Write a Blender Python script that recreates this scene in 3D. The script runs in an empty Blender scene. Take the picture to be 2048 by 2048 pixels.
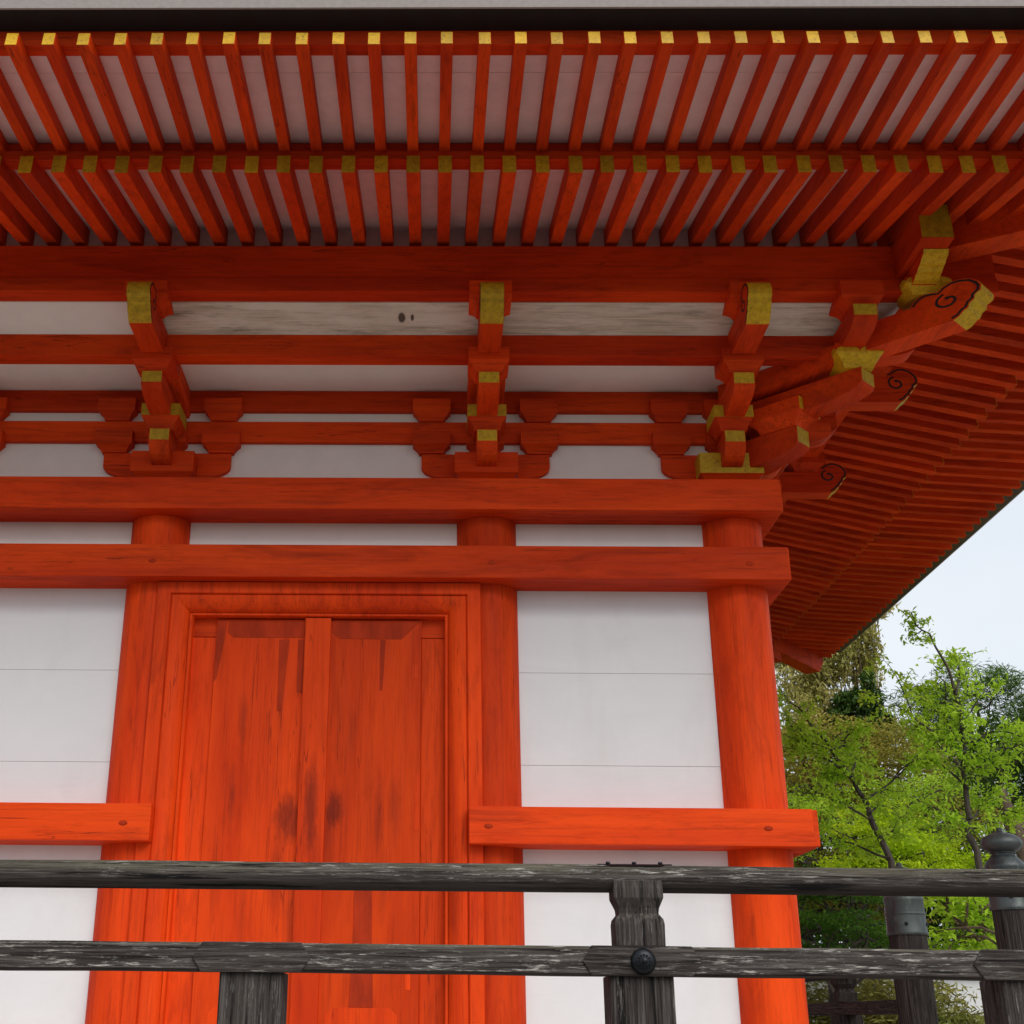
import bpy, bmesh, math, random
import numpy as np
from mathutils import Vector, Matrix, noise as mnoise

random.seed(4)
S = bpy.context.scene
COL = S.collection
ZC = 1.6                       # eye height: every height below is measured from the eye level

# ------------------------------------------------------------------ camera
cam_d = bpy.data.cameras.new("camera")
cam = bpy.data.objects.new("camera", cam_d)
COL.objects.link(cam)
S.camera = cam
cam_d.sensor_fit = 'HORIZONTAL'
cam_d.sensor_width = 36.0
cam_d.lens = 2568.4 / 2048 * 36.0
cam_d.shift_x = (1024 - 817.5) / 2048
cam_d.clip_start = 0.05
cam_d.clip_end = 2000
pitch, yaw, roll = .3765, -.0183, -.0112
rt = Vector((math.cos(yaw), -math.sin(yaw), 0))
f0 = Vector((math.sin(yaw), math.cos(yaw), 0))
fw = f0 * math.cos(pitch) + Vector((0, 0, math.sin(pitch)))
up = -f0 * math.sin(pitch) + Vector((0, 0, math.cos(pitch)))
r2 = rt * math.cos(roll) - up * math.sin(roll)
u2 = rt * math.sin(roll) + up * math.cos(roll)
M = Matrix((r2, u2, -fw)).transposed().to_4x4()
M.translation = Vector((.7106, -8.019, ZC))
cam.matrix_world = M

# ------------------------------------------------------------------ light
SUN_EL, SUN_AZ = math.radians(42), math.radians(152)     # azimuth from +Y clockwise; behind the camera
w = bpy.data.worlds.new("World")
S.world = w
w.use_nodes = True
nt = w.node_tree
nt.nodes.clear()
out = nt.nodes.new('ShaderNodeOutputWorld')
bg = nt.nodes.new('ShaderNodeBackground')
sky = nt.nodes.new('ShaderNodeTexSky')
sky.sky_type = 'NISHITA'
sky.sun_disc = False
sky.sun_elevation = SUN_EL
sky.sun_rotation = SUN_AZ
sky.dust_density = 3.0
sky.air_density = 1.0
mixs = nt.nodes.new('ShaderNodeMixRGB')                   # overcast veil over the blue
mixs.inputs[0].default_value = .82
tc = nt.nodes.new('ShaderNodeTexCoord')
cn = nt.nodes.new('ShaderNodeTexNoise')
cn.inputs['Scale'].default_value = 2.2
cn.inputs['Detail'].default_value = 5
cr = nt.nodes.new('ShaderNodeValToRGB')
cr.color_ramp.elements[0].position = .3
cr.color_ramp.elements[0].color = (6.2, 6.9, 7.7, 1)
cr.color_ramp.elements[1].position = .7
cr.color_ramp.elements[1].color = (8.6, 8.9, 9.2, 1)
nt.links.new(tc.outputs['Generated'], cn.inputs['Vector'])
nt.links.new(cn.outputs['Fac'], cr.inputs[0])
nt.links.new(sky.outputs[0], mixs.inputs[1])
nt.links.new(cr.outputs[0], mixs.inputs[2])
nt.links.new(mixs.outputs[0], bg.inputs[0])
bg.inputs[1].default_value = .096
nt.links.new(bg.outputs[0], out.inputs[0])

sd = bpy.data.lights.new("sun", 'SUN')
sd.energy = 2.0
sd.angle = math.radians(45)
sd.color = (1.0, .96, .9)
so = bpy.data.objects.new("sun", sd)
COL.objects.link(so)
sdir = Vector((math.sin(SUN_AZ) * math.cos(SUN_EL), math.cos(SUN_AZ) * math.cos(SUN_EL), math.sin(SUN_EL)))
so.rotation_euler = sdir.to_track_quat('Z', 'Y').to_euler()
so.location = (0, -20, 30)

S.view_settings.view_transform = 'Standard'
S.view_settings.look = 'None'
S.view_settings.exposure = 0.33
S.view_settings.gamma = 1
S.view_settings.use_curve_mapping = False

# ------------------------------------------------------------------ materials
class NT:
    def __init__(s, name):
        s.m = bpy.data.materials.new(name)
        s.m.use_nodes = True
        s.t = s.m.node_tree
        s.t.nodes.clear()
        s.out = s.n('ShaderNodeOutputMaterial')
        s.b = s.n('ShaderNodeBsdfPrincipled')
        s.l(s.b.outputs[0], s.out.inputs[0])
    def n(s, t, **k):
        x = s.t.nodes.new(t)
        for a, v in k.items():
            setattr(x, a, v)
        return x
    def l(s, a, b):
        s.t.links.new(a, b)
    def val(s, sock, v):
        if hasattr(v, 'is_output'):
            s.l(v, sock)
        else:
            sock.default_value = v
    def math(s, op, a, b=0.0, c=None):
        x = s.n('ShaderNodeMath', operation=op)
        s.val(x.inputs[0], a)
        s.val(x.inputs[1], b)
        if c is not None:
            s.val(x.inputs[2], c)
        return x.outputs[0]
    def mix(s, f, a, b, blend='MIX'):
        x = s.n('ShaderNodeMixRGB', blend_type=blend)
        s.val(x.inputs[0], f)
        s.val(x.inputs[1], a if hasattr(a, 'is_output') else (*a, 1))
        s.val(x.inputs[2], b if hasattr(b, 'is_output') else (*b, 1))
        return x.outputs[0]
    def coord(s, scale=(1, 1, 1), rnd=True):
        tc = s.n('ShaderNodeTexCoord')
        v = tc.outputs['Object']
        if rnd:
            oi = s.n('ShaderNodeObjectInfo')
            k = s.math('MULTIPLY', oi.outputs['Random'], 37.0)
            a = s.n('ShaderNodeVectorMath', operation='ADD')
            s.l(v, a.inputs[0])
            s.l(k, a.inputs[1])
            v = a.outputs[0]
        m = s.n('ShaderNodeVectorMath', operation='MULTIPLY')
        s.l(v, m.inputs[0])
        m.inputs[1].default_value = scale
        return m.outputs[0]
    def noise(s, vec, scale=1, detail=4, rough=.5, dist=0):
        x = s.n('ShaderNodeTexNoise')
        s.l(vec, x.inputs['Vector'])
        x.inputs['Scale'].default_value = scale
        x.inputs['Detail'].default_value = detail
        x.inputs['Roughness'].default_value = rough
        x.inputs['Distortion'].default_value = dist
        return x.outputs['Fac']
    def ramp(s, f, lo, hi, a=0.0, b=1.0):
        x = s.n('ShaderNodeMapRange')
        x.clamp = True
        s.l(f, x.inputs[0])
        x.inputs[1].default_value = lo
        x.inputs[2].default_value = hi
        x.inputs[3].default_value = a
        x.inputs[4].default_value = b
        return x.outputs[0]
    def bump(s, h, strength=.3, dist=.01):
        x = s.n('ShaderNodeBump')
        x.inputs['Strength'].default_value = strength
        x.inputs['Distance'].default_value = dist
        s.l(h, x.inputs['Height'])
        s.l(x.outputs[0], s.b.inputs['Normal'])
    def col(s, c):
        s.val(s.b.inputs['Base Color'], c if hasattr(c, 'is_output') else (*c, 1))
    def rough(s, r):
        s.val(s.b.inputs['Roughness'], r)
    def spec(s, v):
        s.b.inputs['Specular IOR Level'].default_value = v

AX = {'x': (.16, 1, 1), 'y': (1, .16, 1), 'z': (1, 1, .16)}
RED1, RED2, RED3 = (.80, .070, .0055), (.56, .036, .0045), (.16, .013, .005)

def vermilion(axis, wear=1.0, stains=None, name='vermilion_paint'):
    t = NT(name + '_' + axis)
    a = AX[axis]
    v = t.coord(a)
    blot = t.noise(v, 2.6, 5, .6, .6)
    grain = t.noise(t.coord(tuple(k * k for k in a)), 60, 6, .65)
    fine = t.noise(t.coord(a), 26, 8, .7)
    c = t.mix(t.ramp(blot, .36, .66), RED1, RED2)
    c = t.mix(t.math('MULTIPLY', t.ramp(fine, .52, .75), .36 * wear), c, RED3)
    big = t.noise(t.coord(a), 6, 6, .7, 1.2)
    c = t.mix(t.math('MULTIPLY', t.ramp(big, .52, .72), .48 * wear), c, RED3)
    c = t.mix(t.math('MULTIPLY', t.ramp(grain, .52, .70), .42), c, (.22, .020, .007))
    ck = t.noise(t.coord(tuple(.035 if k < 1 else 1 for k in a)), 16, 3, .5, .2)
    ckm = t.noise(t.coord(a), 3.1, 3, .5)
    ckd = t.math('ABSOLUTE', t.math('SUBTRACT', ck, .5))
    crack = t.math('MULTIPLY', t.ramp(ckd, .007, .0025), t.ramp(ckm, .50, .56))
    c = t.mix(t.math('MULTIPLY', crack, .5), c, (.06, .008, .004))
    if stains:
        tc = t.n('ShaderNodeTexCoord')
        sx = t.n('ShaderNodeSeparateXYZ')
        t.l(tc.outputs['Object'], sx.inputs[0])
        wob = t.noise(t.coord((1, 1, .35), False), 30, 5, .7)
        wob = t.math('MULTIPLY', t.math('SUBTRACT', wob, .5), 1.1)
        for (cx, cz, rx, rz, soft, st) in stains:
            dx = t.math('DIVIDE', t.math('SUBTRACT', sx.outputs[0], cx), rx)
            dz = t.math('DIVIDE', t.math('SUBTRACT', sx.outputs[2], cz), rz)
            d = t.math('ADD', t.math('SQRT', t.math('ADD', t.math('MULTIPLY', dx, dx), t.math('MULTIPLY', dz, dz))), wob)
            m = t.ramp(d, 1.0, 1.0 - soft, 0, st)
            c = t.mix(t.math('MULTIPLY', m, t.ramp(fine, .30, .55, .55, 1)), c, (.20, .020, .008))
    oi = t.n('ShaderNodeObjectInfo')                         # every timber a little different
    hs = t.n('ShaderNodeHueSaturation')
    t.l(t.ramp(oi.outputs['Random'], 0, 1, .80, 1.10), hs.inputs['Value'])
    t.l(c, hs.inputs['Color'])
    t.col(hs.outputs[0])
    t.rough(t.ramp(fine, .3, .7, .48, .70))
    t.spec(.10)
    t.bump(t.math('ADD', t.math('MULTIPLY', grain, .6), fine), .35, .004)
    return t.m

VX, VY, VZ = vermilion('x'), vermilion('y'), vermilion('z')
VA = {'x': VX, 'y': VY, 'z': VZ}

def faded():
    t = NT('vermilion_faded_plate')
    v = t.coord((1, 1, .3))
    n = t.noise(v, 12, 6, .65)
    t.col(t.mix(t.ramp(n, .35, .7), (.44, .036, .006), (.26, .021, .005)))
    t.rough(.65)
    t.spec(.12)
    t.bump(n, .2, .003)
    return t.m
VFADE = faded()

def gold_paint(name, c1, c2, dirt):
    t = NT(name)
    n = t.noise(t.coord(), 30, 6, .7)
    n2 = t.noise(t.coord((1, 1, 1)), 70, 4, .6)
    c = t.mix(t.ramp(n, .4, .7), c1, c2)
    oi = t.n('ShaderNodeObjectInfo')
    hs = t.n('ShaderNodeHueSaturation')
    t.l(t.ramp(oi.outputs['Random'], 0, 1, .72, 1.12), hs.inputs['Value'])
    t.l(c, hs.inputs['Color'])
    c = hs.outputs[0]
    c = t.mix(t.math('MULTIPLY', t.ramp(n2, .58, .68), dirt), c, (.10, .06, .015))
    t.col(c)
    t.rough(.55)
    t.spec(.3)
    t.bump(n, .25, .003)
    return t.m
GOLD = gold_paint('ochre_yellow_paint', (.66, .42, .010), (.42, .25, .007), .6)
GOLDB = gold_paint('bright_yellow_paint', (.66, .38, .010), (.48, .26, .008), .85)

def white_board(name, weather, knots=()):
    t = NT(name)
    g = t.noise(t.coord((.12, 1, 1)), 22, 8, .7)
    b = t.noise(t.coord((.5, 1, 1)), 3, 6, .65, .8)
    c = t.mix(t.ramp(b, .3, .75), (.76, .77, .785), (.70, .715, .735))
    c = t.mix(t.math('MULTIPLY', t.ramp(g, .6, .8), .25), c, (.55, .55, .55))
    gr = t.noise(t.coord((1, 1, .35)), 2.4, 6, .7, .5)
    c = t.mix(t.ramp(gr, .5, .78, 0, .28), c, (.55, .53, .50))
    if weather:
        p = t.noise(t.coord((.16, 1, 1)), 9, 8, .72, .15)
        q = t.noise(t.coord((.03, 1, 1)), 95, 6, .7)
        bare = t.ramp(p, .38, .56)
        c = t.mix(.8, c, (.74, .68, .57))
        wood = t.mix(t.ramp(q, .42, .62), (.62, .55, .42), (.30, .25, .18))
        c = t.mix(t.math('MULTIPLY', bare, .75), c, wood)
        k = t.noise(t.coord((.22, 1, 1)), 10, 7, .72, .1)
        c = t.mix(t.math('MULTIPLY', t.ramp(k, .54, .70, 0, .75), t.ramp(q, .40, .58, .35, 1)), c, (.10, .085, .06))
    if knots:
        tc = t.n('ShaderNodeTexCoord')
        sx = t.n('ShaderNodeSeparateXYZ')
        t.l(tc.outputs['Object'], sx.inputs[0])
        for (cx, rx, rz) in knots:
            dx = t.math('DIVIDE', t.math('SUBTRACT', sx.outputs[0], cx), rx)
            dz = t.math('DIVIDE', sx.outputs[2], rz)
            d = t.math('ADD', t.math('SQRT', t.math('ADD', t.math('MULTIPLY', dx, dx), t.math('MULTIPLY', dz, dz))), t.math('SUBTRACT', b, .5))
            c = t.mix(t.ramp(d, 1.0, .7, 0, .92), c, (.055, .035, .02))
    t.col(c)
    t.rough(.6)
    t.spec(.3)
    t.bump(g, .18 if not weather else .5, .004)
    return t.m
WHITE = white_board('white_painted_board', False)
WEATH = white_board('weathered_board', True)
WEATHK = white_board('weathered_board_with_knots', True, ((.520, .030, .020), (.588, .014, .014)))

def plain(name, c, r=.6, n=8, var=.25, metal=0):
    t = NT(name)
    x = t.noise(t.coord(), n, 6, .65)
    t.col(t.mix(t.ramp(x, .3, .7), c, tuple(k * (1 - var) for k in c)))
    t.rough(r)
    t.b.inputs['Metallic'].default_value = metal
    t.bump(x, .2, .004)
    return t.m
SOFW = plain('white_soffit_bounce_tint', (.88, .70, .69), .7, 9, .14)  # white boards tinted pink to carry red light bounced off the timbers
CREAM = plain('cream_white_board', (.87, .85, .80), .65, 5, .07)
BLACKWOOD = plain('near_black_board', (.004, .0035, .003), .8)  # near-black board colour; the right eave's underboard is brown instead
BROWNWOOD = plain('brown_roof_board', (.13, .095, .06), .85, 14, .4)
INK = plain('black_ink_line', (.012, .010, .010), .6)
FASCIA = plain('pale_roof_edge', (.36, .315, .30), .8, 40, .2)
BARK = plain('bark_roofing', (.16, .125, .10), .95, 20, .4)
GAPDARK = plain('dark_board_joint', (.48, .47, .47), .9)
IRON = plain('black_iron', (.018, .020, .024), .38, 20, .3, .7)
STONE = plain('pale_gravel', (.50, .46, .41), .95, 30, .3)

def bronze():
    t = NT('bronze_patina')
    n = t.noise(t.coord((1, 1, .6)), 9, 7, .7)
    m = t.noise(t.coord((1, 1, .25)), 25, 6, .65)
    c = t.mix(t.ramp(n, .38, .66), (.030, .033, .037), (.070, .088, .084))
    c = t.mix(t.ramp(m, .56, .75, 0, .7), c, (.13, .175, .155))
    t.col(c)
    t.b.inputs['Metallic'].default_value = .35
    t.rough(t.ramp(n, .3, .7, .32, .6))
    t.bump(n, .12, .003)
    return t.m
BRONZE = bronze()

def old_wood(axis, flake=1.0, up_tint=1.0, dark=1.0):
    t = NT('weathered_railing_wood_' + axis)
    a = AX[axis]
    st_ = lambda q: tuple(q if k < 1 else 1 for k in a)
    g = t.noise(t.coord(st_(.025)), 110, 8, .7, .3)          # fibres
    g2 = t.noise(t.coord(st_(.04)), 38, 6, .65, .5)          # cracks and ridges
    b = t.noise(t.coord(a), 7, 6, .65)
    geo = t.n('ShaderNodeNewGeometry')
    sp = t.n('ShaderNodeSeparateXYZ')
    t.l(geo.outputs['Normal'], sp.inputs[0])
    upf = t.ramp(sp.outputs[2], .0, .75)                     # mask for an olive-grey tint on the sides that face up
    side = t.ramp(sp.outputs[2], -.5, .15)  # fibres and flakes fade out on faces turned down
    c = t.mix(t.ramp(b, .3, .7), (.036 * dark, .029 * dark, .027 * dark), (.078 * dark, .064 * dark, .057 * dark))
    c = t.mix(t.math('MULTIPLY', t.ramp(g, .50, .64), t.math('MULTIPLY', side, .75)), c, (.20 * dark, .18 * dark, .165 * dark))
    c = t.mix(t.math('MULTIPLY', upf, t.math('MULTIPLY', t.ramp(b, .30, .6), .8 * up_tint)), c, (.135, .125, .082))
    c = t.mix(t.ramp(g, .47, .38, 0, .8), c, (.012, .010, .010))
    c = t.mix(t.ramp(g2, .44, .37, 0, .95), c, (.006, .005, .005))
    f = t.noise(t.coord(st_(.10)), 95, 8, .78, 0)
    f2 = t.noise(t.coord(a), 6, 5, .65)
    fl = t.math('MULTIPLY', t.ramp(f, .535, .60), t.ramp(f2, .40, .56))
    fl = t.math('MULTIPLY', fl, side)
    c = t.mix(t.math('MULTIPLY', fl, .85 * flake), c, (.55, .52, .47))
    t.col(c)
    t.rough(.88)
    t.spec(.15)
    t.bump(t.math('ADD', t.math('ADD', g, t.math('MULTIPLY', g2, 1.4)), t.math('MULTIPLY', fl, .4)), 1.0, .006)
    return t.m
OWX, OWY, OWZ = old_wood('x', 1.15, .9, .88), old_wood('y', .3, .2, .6), old_wood('z', .45, .2, .75)
OWP = old_wood('x', .6, .2, .75)
OWZD = old_wood('z', .1, .1, .55)

def ground_mat(name, c1, c2, c3):
    t = NT(name)
    n = t.noise(t.coord((1, 1, 1), False), 40, 6, .7)
    b = t.noise(t.coord((1, 1, 1), False), .6, 4, .6)
    c = t.mix(t.ramp(n, .3, .7), c1, c2)
    c = t.mix(t.ramp(b, .45, .65, 0, .5), c, c3)
    t.col(c)
    t.rough(.95)
    t.bump(n, .5, .02)
    return t.m
BOUNCE_GRAVEL = ground_mat('pale_bounce_gravel', (.60, .56, .51), (.44, .40, .36), (.50, .46, .40))
DIM_PAVE = ground_mat('dim_bounce_path', (.13, .12, .115), (.085, .08, .075), (.10, .09, .08))
GROUND = ground_mat('mossy_soil', (.085, .075, .050), (.050, .046, .034), (.050, .065, .028))

def leaf(name, c1, c2, c3, trans=.45):
    t = NT(name)
    geo = t.n('ShaderNodeNewGeometry')
    r = geo.outputs['Random Per Island']
    n = t.noise(t.coord((1, 1, 1), False), .9, 3, .6)
    c = t.mix(r, c1, c2)
    c = t.mix(t.ramp(n, .42, .68, 0, .8), c, c3)
    t.col(c)
    t.rough(.55)
    t.spec(.15)
    tr = t.n('ShaderNodeBsdfTranslucent')
    t.l(c, tr.inputs[0])
    mx = t.n('ShaderNodeMixShader')
    mx.inputs[0].default_value = trans
    t.l(t.b.outputs[0], mx.inputs[1])
    t.l(tr.outputs[0], mx.inputs[2])
    t.l(mx.outputs[0], t.out.inputs[0])
    return t.m

def bark(name, c1, c2):
    t = NT(name)
    n = t.noise(t.coord((1, 1, .3)), 18, 7, .7)
    t.col(t.mix(t.ramp(n, .35, .65), c1, c2))
    t.rough(.9)
    t.bump(n, .7, .01)
    return t.m
BARKD = bark('dark_bark', (.030, .024, .020), (.085, .070, .058))
BARKB = bark('brown_bark', (.065, .045, .030), (.15, .105, .07))

# ------------------------------------------------------------------ mesh helpers
WL = {}                                        # world position of every object

class MB:
    def __init__(s):
        s.v, s.f, s.mi = [], [], []
    def add(s, vs, fs, mi=0):
        k = len(s.v)
        s.v += [tuple(v) for v in vs]
        for i, f in enumerate(fs):
            s.f.append([k + j for j in f])
            s.mi.append(mi[i] if isinstance(mi, (list, tuple)) else mi)
        return s
    def box(s, x0, x1, y0, y1, z0, z1, T=None, mi=0):
        vs = [(x, y, z) for z in (z0, z1) for y in (y0, y1) for x in (x0, x1)]
        if T:
            vs = [T(*v) for v in vs]
        return s.add(vs, [(0, 1, 3, 2), (4, 6, 7, 5), (0, 4, 5, 1), (2, 3, 7, 6), (0, 2, 6, 4), (1, 5, 7, 3)], mi)
    def prism(s, prof, w0, w1, T, em=None, mi=0):
        """profile in (p, z); extruded along the third axis from w0 to w1; T(w, p, z) -> world"""
        n = len(prof)
        vs = [T(w0, p, z) for p, z in prof] + [T(w1, p, z) for p, z in prof]
        fs = [list(range(n)), list(range(2 * n - 1, n - 1, -1))]
        ms = [mi, mi]
        for i in range(n):
            j = (i + 1) % n
            fs.append([i, j, n + j, n + i])
            ms.append(em[i] if em else mi)
        return s.add(vs, fs, ms)
    def rings(s, rings, close=True, mi=0):
        """list of rings of equal length; mi per gap"""
        n = len(rings[0])
        vs = [p for r in rings for p in r]
        fs, ms = [], []
        for k in range(len(rings) - 1):
            for i in range(n):
                j = (i + 1) % n
                fs.append([k * n + i, k * n + j, (k + 1) * n + j, (k + 1) * n + i])
                ms.append(mi[k] if isinstance(mi, (list, tuple)) else mi)
        if close:
            fs.append(list(range(n))[::-1])
            ms.append(ms[0])
            fs.append([(len(rings) - 1) * n + i for i in range(n)])
            ms.append(ms[-2])
        return s.add(vs, fs, ms)
    def lathe(s, prof, cx, cy, n=40, mi=0):
        rg = [[(cx + r * math.cos(2 * math.pi * i / n), cy + r * math.sin(2 * math.pi * i / n), z) for i in range(n)] for r, z in prof]
        return s.rings(rg, True, mi)
    def tube(s, pts, rads, n=8):
        rg = []
        pts = [Vector(p) for p in pts]
        a = None
        for i, p in enumerate(pts):
            d = (pts[min(i + 1, len(pts) - 1)] - pts[max(i - 1, 0)])
            d = d.normalized() if d.length > 1e-9 else Vector((0, 0, 1))
            if a is None:
                a = d.orthogonal().normalized()
            else:
                a = (a - d * a.dot(d)).normalized()
            b = d.cross(a)
            r = rads[i] if isinstance(rads, (list, tuple)) else rads
            rg.append([tuple(p + (a * math.cos(2 * math.pi * k / n) + b * math.sin(2 * math.pi * k / n)) * r) for k in range(n)])
        return s.rings(rg, True)

def build(name, mb, mats, parent=None, bevel=0.0, smooth=False, label=None, origin=None):
    me = bpy.data.meshes.new(name)
    vs = mb.v
    if origin is None:
        xs, ys, zs = zip(*vs)
        origin = Vector(((min(xs) + max(xs)) / 2, (min(ys) + max(ys)) / 2, (min(zs) + max(zs)) / 2))
    origin = Vector(origin)
    me.from_pydata([(v[0] - origin.x, v[1] - origin.y, v[2] - origin.z) for v in vs], [], mb.f)
    if not isinstance(mats, (list, tuple)):
        mats = [mats]
    for m in mats:
        me.materials.append(m)
    me.polygons.foreach_set('material_index', mb.mi)
    bm = bmesh.new()
    bm.from_mesh(me)
    bmesh.ops.recalc_face_normals(bm, faces=bm.faces)
    if bevel:
        es = [e for e in bm.edges if len(e.link_faces) == 2 and e.calc_face_angle(0) > .6]
        bmesh.ops.bevel(bm, geom=es, offset=bevel, segments=2, profile=.6, affect='EDGES', clamp_overlap=True)
    bm.to_mesh(me)
    bm.free()
    if smooth:
        me.polygons.foreach_set('use_smooth', [True] * len(me.polygons))
        try:
            me.set_sharp_from_angle(angle=math.radians(38))
        except Exception:
            pass
    o = bpy.data.objects.new(name, me)
    COL.objects.link(o)
    wz = origin + Vector((0, 0, ZC))
    WL[o.name] = wz
    if parent:
        o.parent = parent
        o.location = wz - WL[parent.name]
    else:
        o.location = wz
    if label:
        o['label'] = label
    return o

def copy_part(o, delta, parent=None):
    """a copy of a part and of its own children, moved by delta"""
    c = o.copy()
    COL.objects.link(c)
    p = parent or o.parent
    wz = WL[o.name] + Vector(delta)
    WL[c.name] = wz
    c.parent = p
    c.location = wz - WL[p.name]
    for ch in list(o.children):
        d = ch.copy()
        COL.objects.link(d)
        d.parent = c
        d.location = ch.location
    return c

def thing(name, label, cat, loc, group=None):
    o = bpy.data.objects.new(name, None)
    COL.objects.link(o)
    o.empty_display_size = .3
    o.location = (loc[0], loc[1], loc[2] + ZC)
    WL[o.name] = Vector(o.location)
    o['label'] = label
    o['category'] = cat
    if group:
        o['group'] = group
    return o

# ------------------------------------------------------------------ ground
FLOOR = -.75
g = MB()
def hgt(x, y):
    if y < 8:
        return FLOOR
    return FLOOR + min(2.0, (y - 8) * .05)
xs = [-900, -200, -60, -25, -12, -6, 0, 6, 12, 25, 60, 200, 900]
ys = [-4.35, 0, 8, 14, 20, 30, 60, 150, 400, 1200]
vs = [(x, y, hgt(x, y)) for y in ys for x in xs]
nx = len(xs)
fs = [(j * nx + i, j * nx + i + 1, (j + 1) * nx + i + 1, (j + 1) * nx + i) for j in range(len(ys) - 1) for i in range(nx - 1)]
g.add(vs, fs)
g.add([(-900, -4.35, FLOOR), (900, -4.35, FLOOR), (900, -4.37, -1.6), (-900, -4.37, -1.6)], [(0, 1, 2, 3)])
g.add([(-900, -4.37, -1.6), (900, -4.37, -1.6), (900, -900, -1.6), (-900, -900, -1.6)], [(0, 1, 2, 3)])
o = build('ground', g, GROUND, origin=(0, 0, 0))
o['kind'] = 'structure'

pm = MB()
pm.add([(-9, -4.345, FLOOR + .004), (9.5, -4.345, FLOOR + .004), (9.5, 7.9, FLOOR + .004), (-9, 7.9, FLOOR + .004)], [(0, 1, 2, 3)])  # unseen pale gravel, added to bounce light up under the eaves
pm.add([(-14, -4.38, -1.596), (14, -4.38, -1.596), (14, -10.5, -1.596), (-14, -10.5, -1.596)], [(0, 1, 2, 3)], 1)  # unseen path, kept dark so upright timbers catch less bounced light
o = build('path', pm, [BOUNCE_GRAVEL, DIM_PAVE], origin=(0, 0, 0))
o['kind'] = 'structure'

# ------------------------------------------------------------------ pagoda
SC = 1.09
PAG = thing('pagoda', 'vermilion wooden pagoda with white panels, double doors and deep rafters under its eaves', 'pagoda', (0, 2.7, FLOOR))
def TF(a, d, z):
    return (a, -d, z)
def TS(b, d, z):
    return (2.7 + SC * d, b, z)
def TB(a, d, z):
    return (a, 5.4 + SC * d, z)
def TL(b, d, z):
    return (-2.7 - d, b, z)
r_2 = math.sqrt(.5)
def TD(a, d, z):                                # front right diagonal
    return (2.7 + SC * d + a * r_2, -d + a * r_2, z)
def TD2(a, d, z):                               # rear right diagonal
    return (2.7 + SC * d - a * r_2, 5.4 + SC * d + a * r_2, z)
def P(name, mb, m, bevel=.004, parent=PAG, **k):
    return build(name, mb, m, parent, bevel, **k)

# stone base and columns
P('stone_base', MB().box(-3.25, 3.25, -.55, 5.95, FLOOR + .008, -.62), STONE, .015)
colm = MB().lathe([(.203, -.615), (.2035, 1), (.203, 3.064)], 0, 0, 64)
c0 = None
for (x, y) in [(-2.7, 0), (-1.08, 0), (1.08, 0), (2.7, 0), (2.7, 1.62), (2.7, 3.78), (2.7, 5.4), (-2.7, 5.4), (-2.7, 1.62), (-2.7, 3.78), (-1.08, 5.4), (1.08, 5.4)]:
    if c0 is None:
        c0 = P('column', colm, VZ, 0, smooth=True)
        c0.location += Vector((x, y, 0))
        WL[c0.name] += Vector((x, y, 0))
        first = (x, y)
    else:
        copy_part(c0, (x - first[0], y - first[1], 0))

# tie beams: name, z0, z1, front face, list of spans along the front
def beam(name, T, a0, a1, d0, d1, z0, z1, m, bev=.006):
    return P(name, MB().box(a0, a1, d0, d1, z0, z1, T), m, bev)
beam('head_beam', TF, -2.975, 2.972, -.10, .322, 3.065, 3.284, VX)
beam('head_beam', TS, -.316, 5.72, -.10, .255, 3.067, 3.280, VY)
beam('upper_tie_beam', TF, -2.98, 2.978, -.02, .318, 2.600, 2.818, VX)
beam('upper_tie_beam', TS, -.312, 5.72, -.02, .262, 2.602, 2.814, VY)
beam('waist_tie_beam', TF, .945, 2.965, -.02, .306, .963, 1.180, VX)
beam('waist_tie_beam', TF, -2.965, -.940, -.02, .306, .963, 1.180, VX)
beam('waist_tie_beam', TS, -.300, 5.70, -.02, .272, .965, 1.176, VY)
for T, m in ((TB, VX), (TL, VY)):
    lo, hi = (-2.97, 2.97) if T is TB else (-.3, 5.7)
    beam('head_beam', T, lo, hi, -.10, .30, 3.068, 3.278, m)
    beam('upper_tie_beam', T, lo, hi, -.02, .29, 2.604, 2.812, m)
    beam('waist_tie_beam', T, lo, hi, -.02, .28, .968, 1.174, m)
beam('sill_beam', TF, -2.9, -1.03, -.02, .25, -.615, -.42, VX)
beam('sill_beam', TF, 1.03, 2.9, -.02, .25, -.615, -.42, VX)
beam('sill_beam', TS, -.2, 5.6, -.02, .25, -.613, -.42, VY)
# wooden pegs over the nail heads of the tie beams
peg = MB()
pr = []
for k in range(5):
    t = k / 4 * math.pi / 2
    pr.append((.021 * math.cos(t), .006 * math.sin(t)))
peg.rings([[(r * 1.25 * math.cos(i * math.pi / 8), -.001 - h, r * .7 * math.sin(i * math.pi / 8)) for i in range(16)] for r, h in pr[:-1]] )
p0 = P('peg', peg, VFADE, 0, smooth=True)
base = WL[p0.name].copy()
first = True
for x, z, y in [(-1.06, 2.705, -.318), (1.1, 2.705, -.318), (2.73, 2.705, -.318), (-1.10, 1.065, -.306), (1.06, 1.065, -.306), (2.70, 1.065, -.306)]:
    if first:
        p0.location += Vector((x, y, z))
        WL[p0.name] = base + Vector((x, y, z))
        first = False
    else:
        copy_part(p0, base + Vector((x, y, z)) - WL[p0.name])

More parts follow.
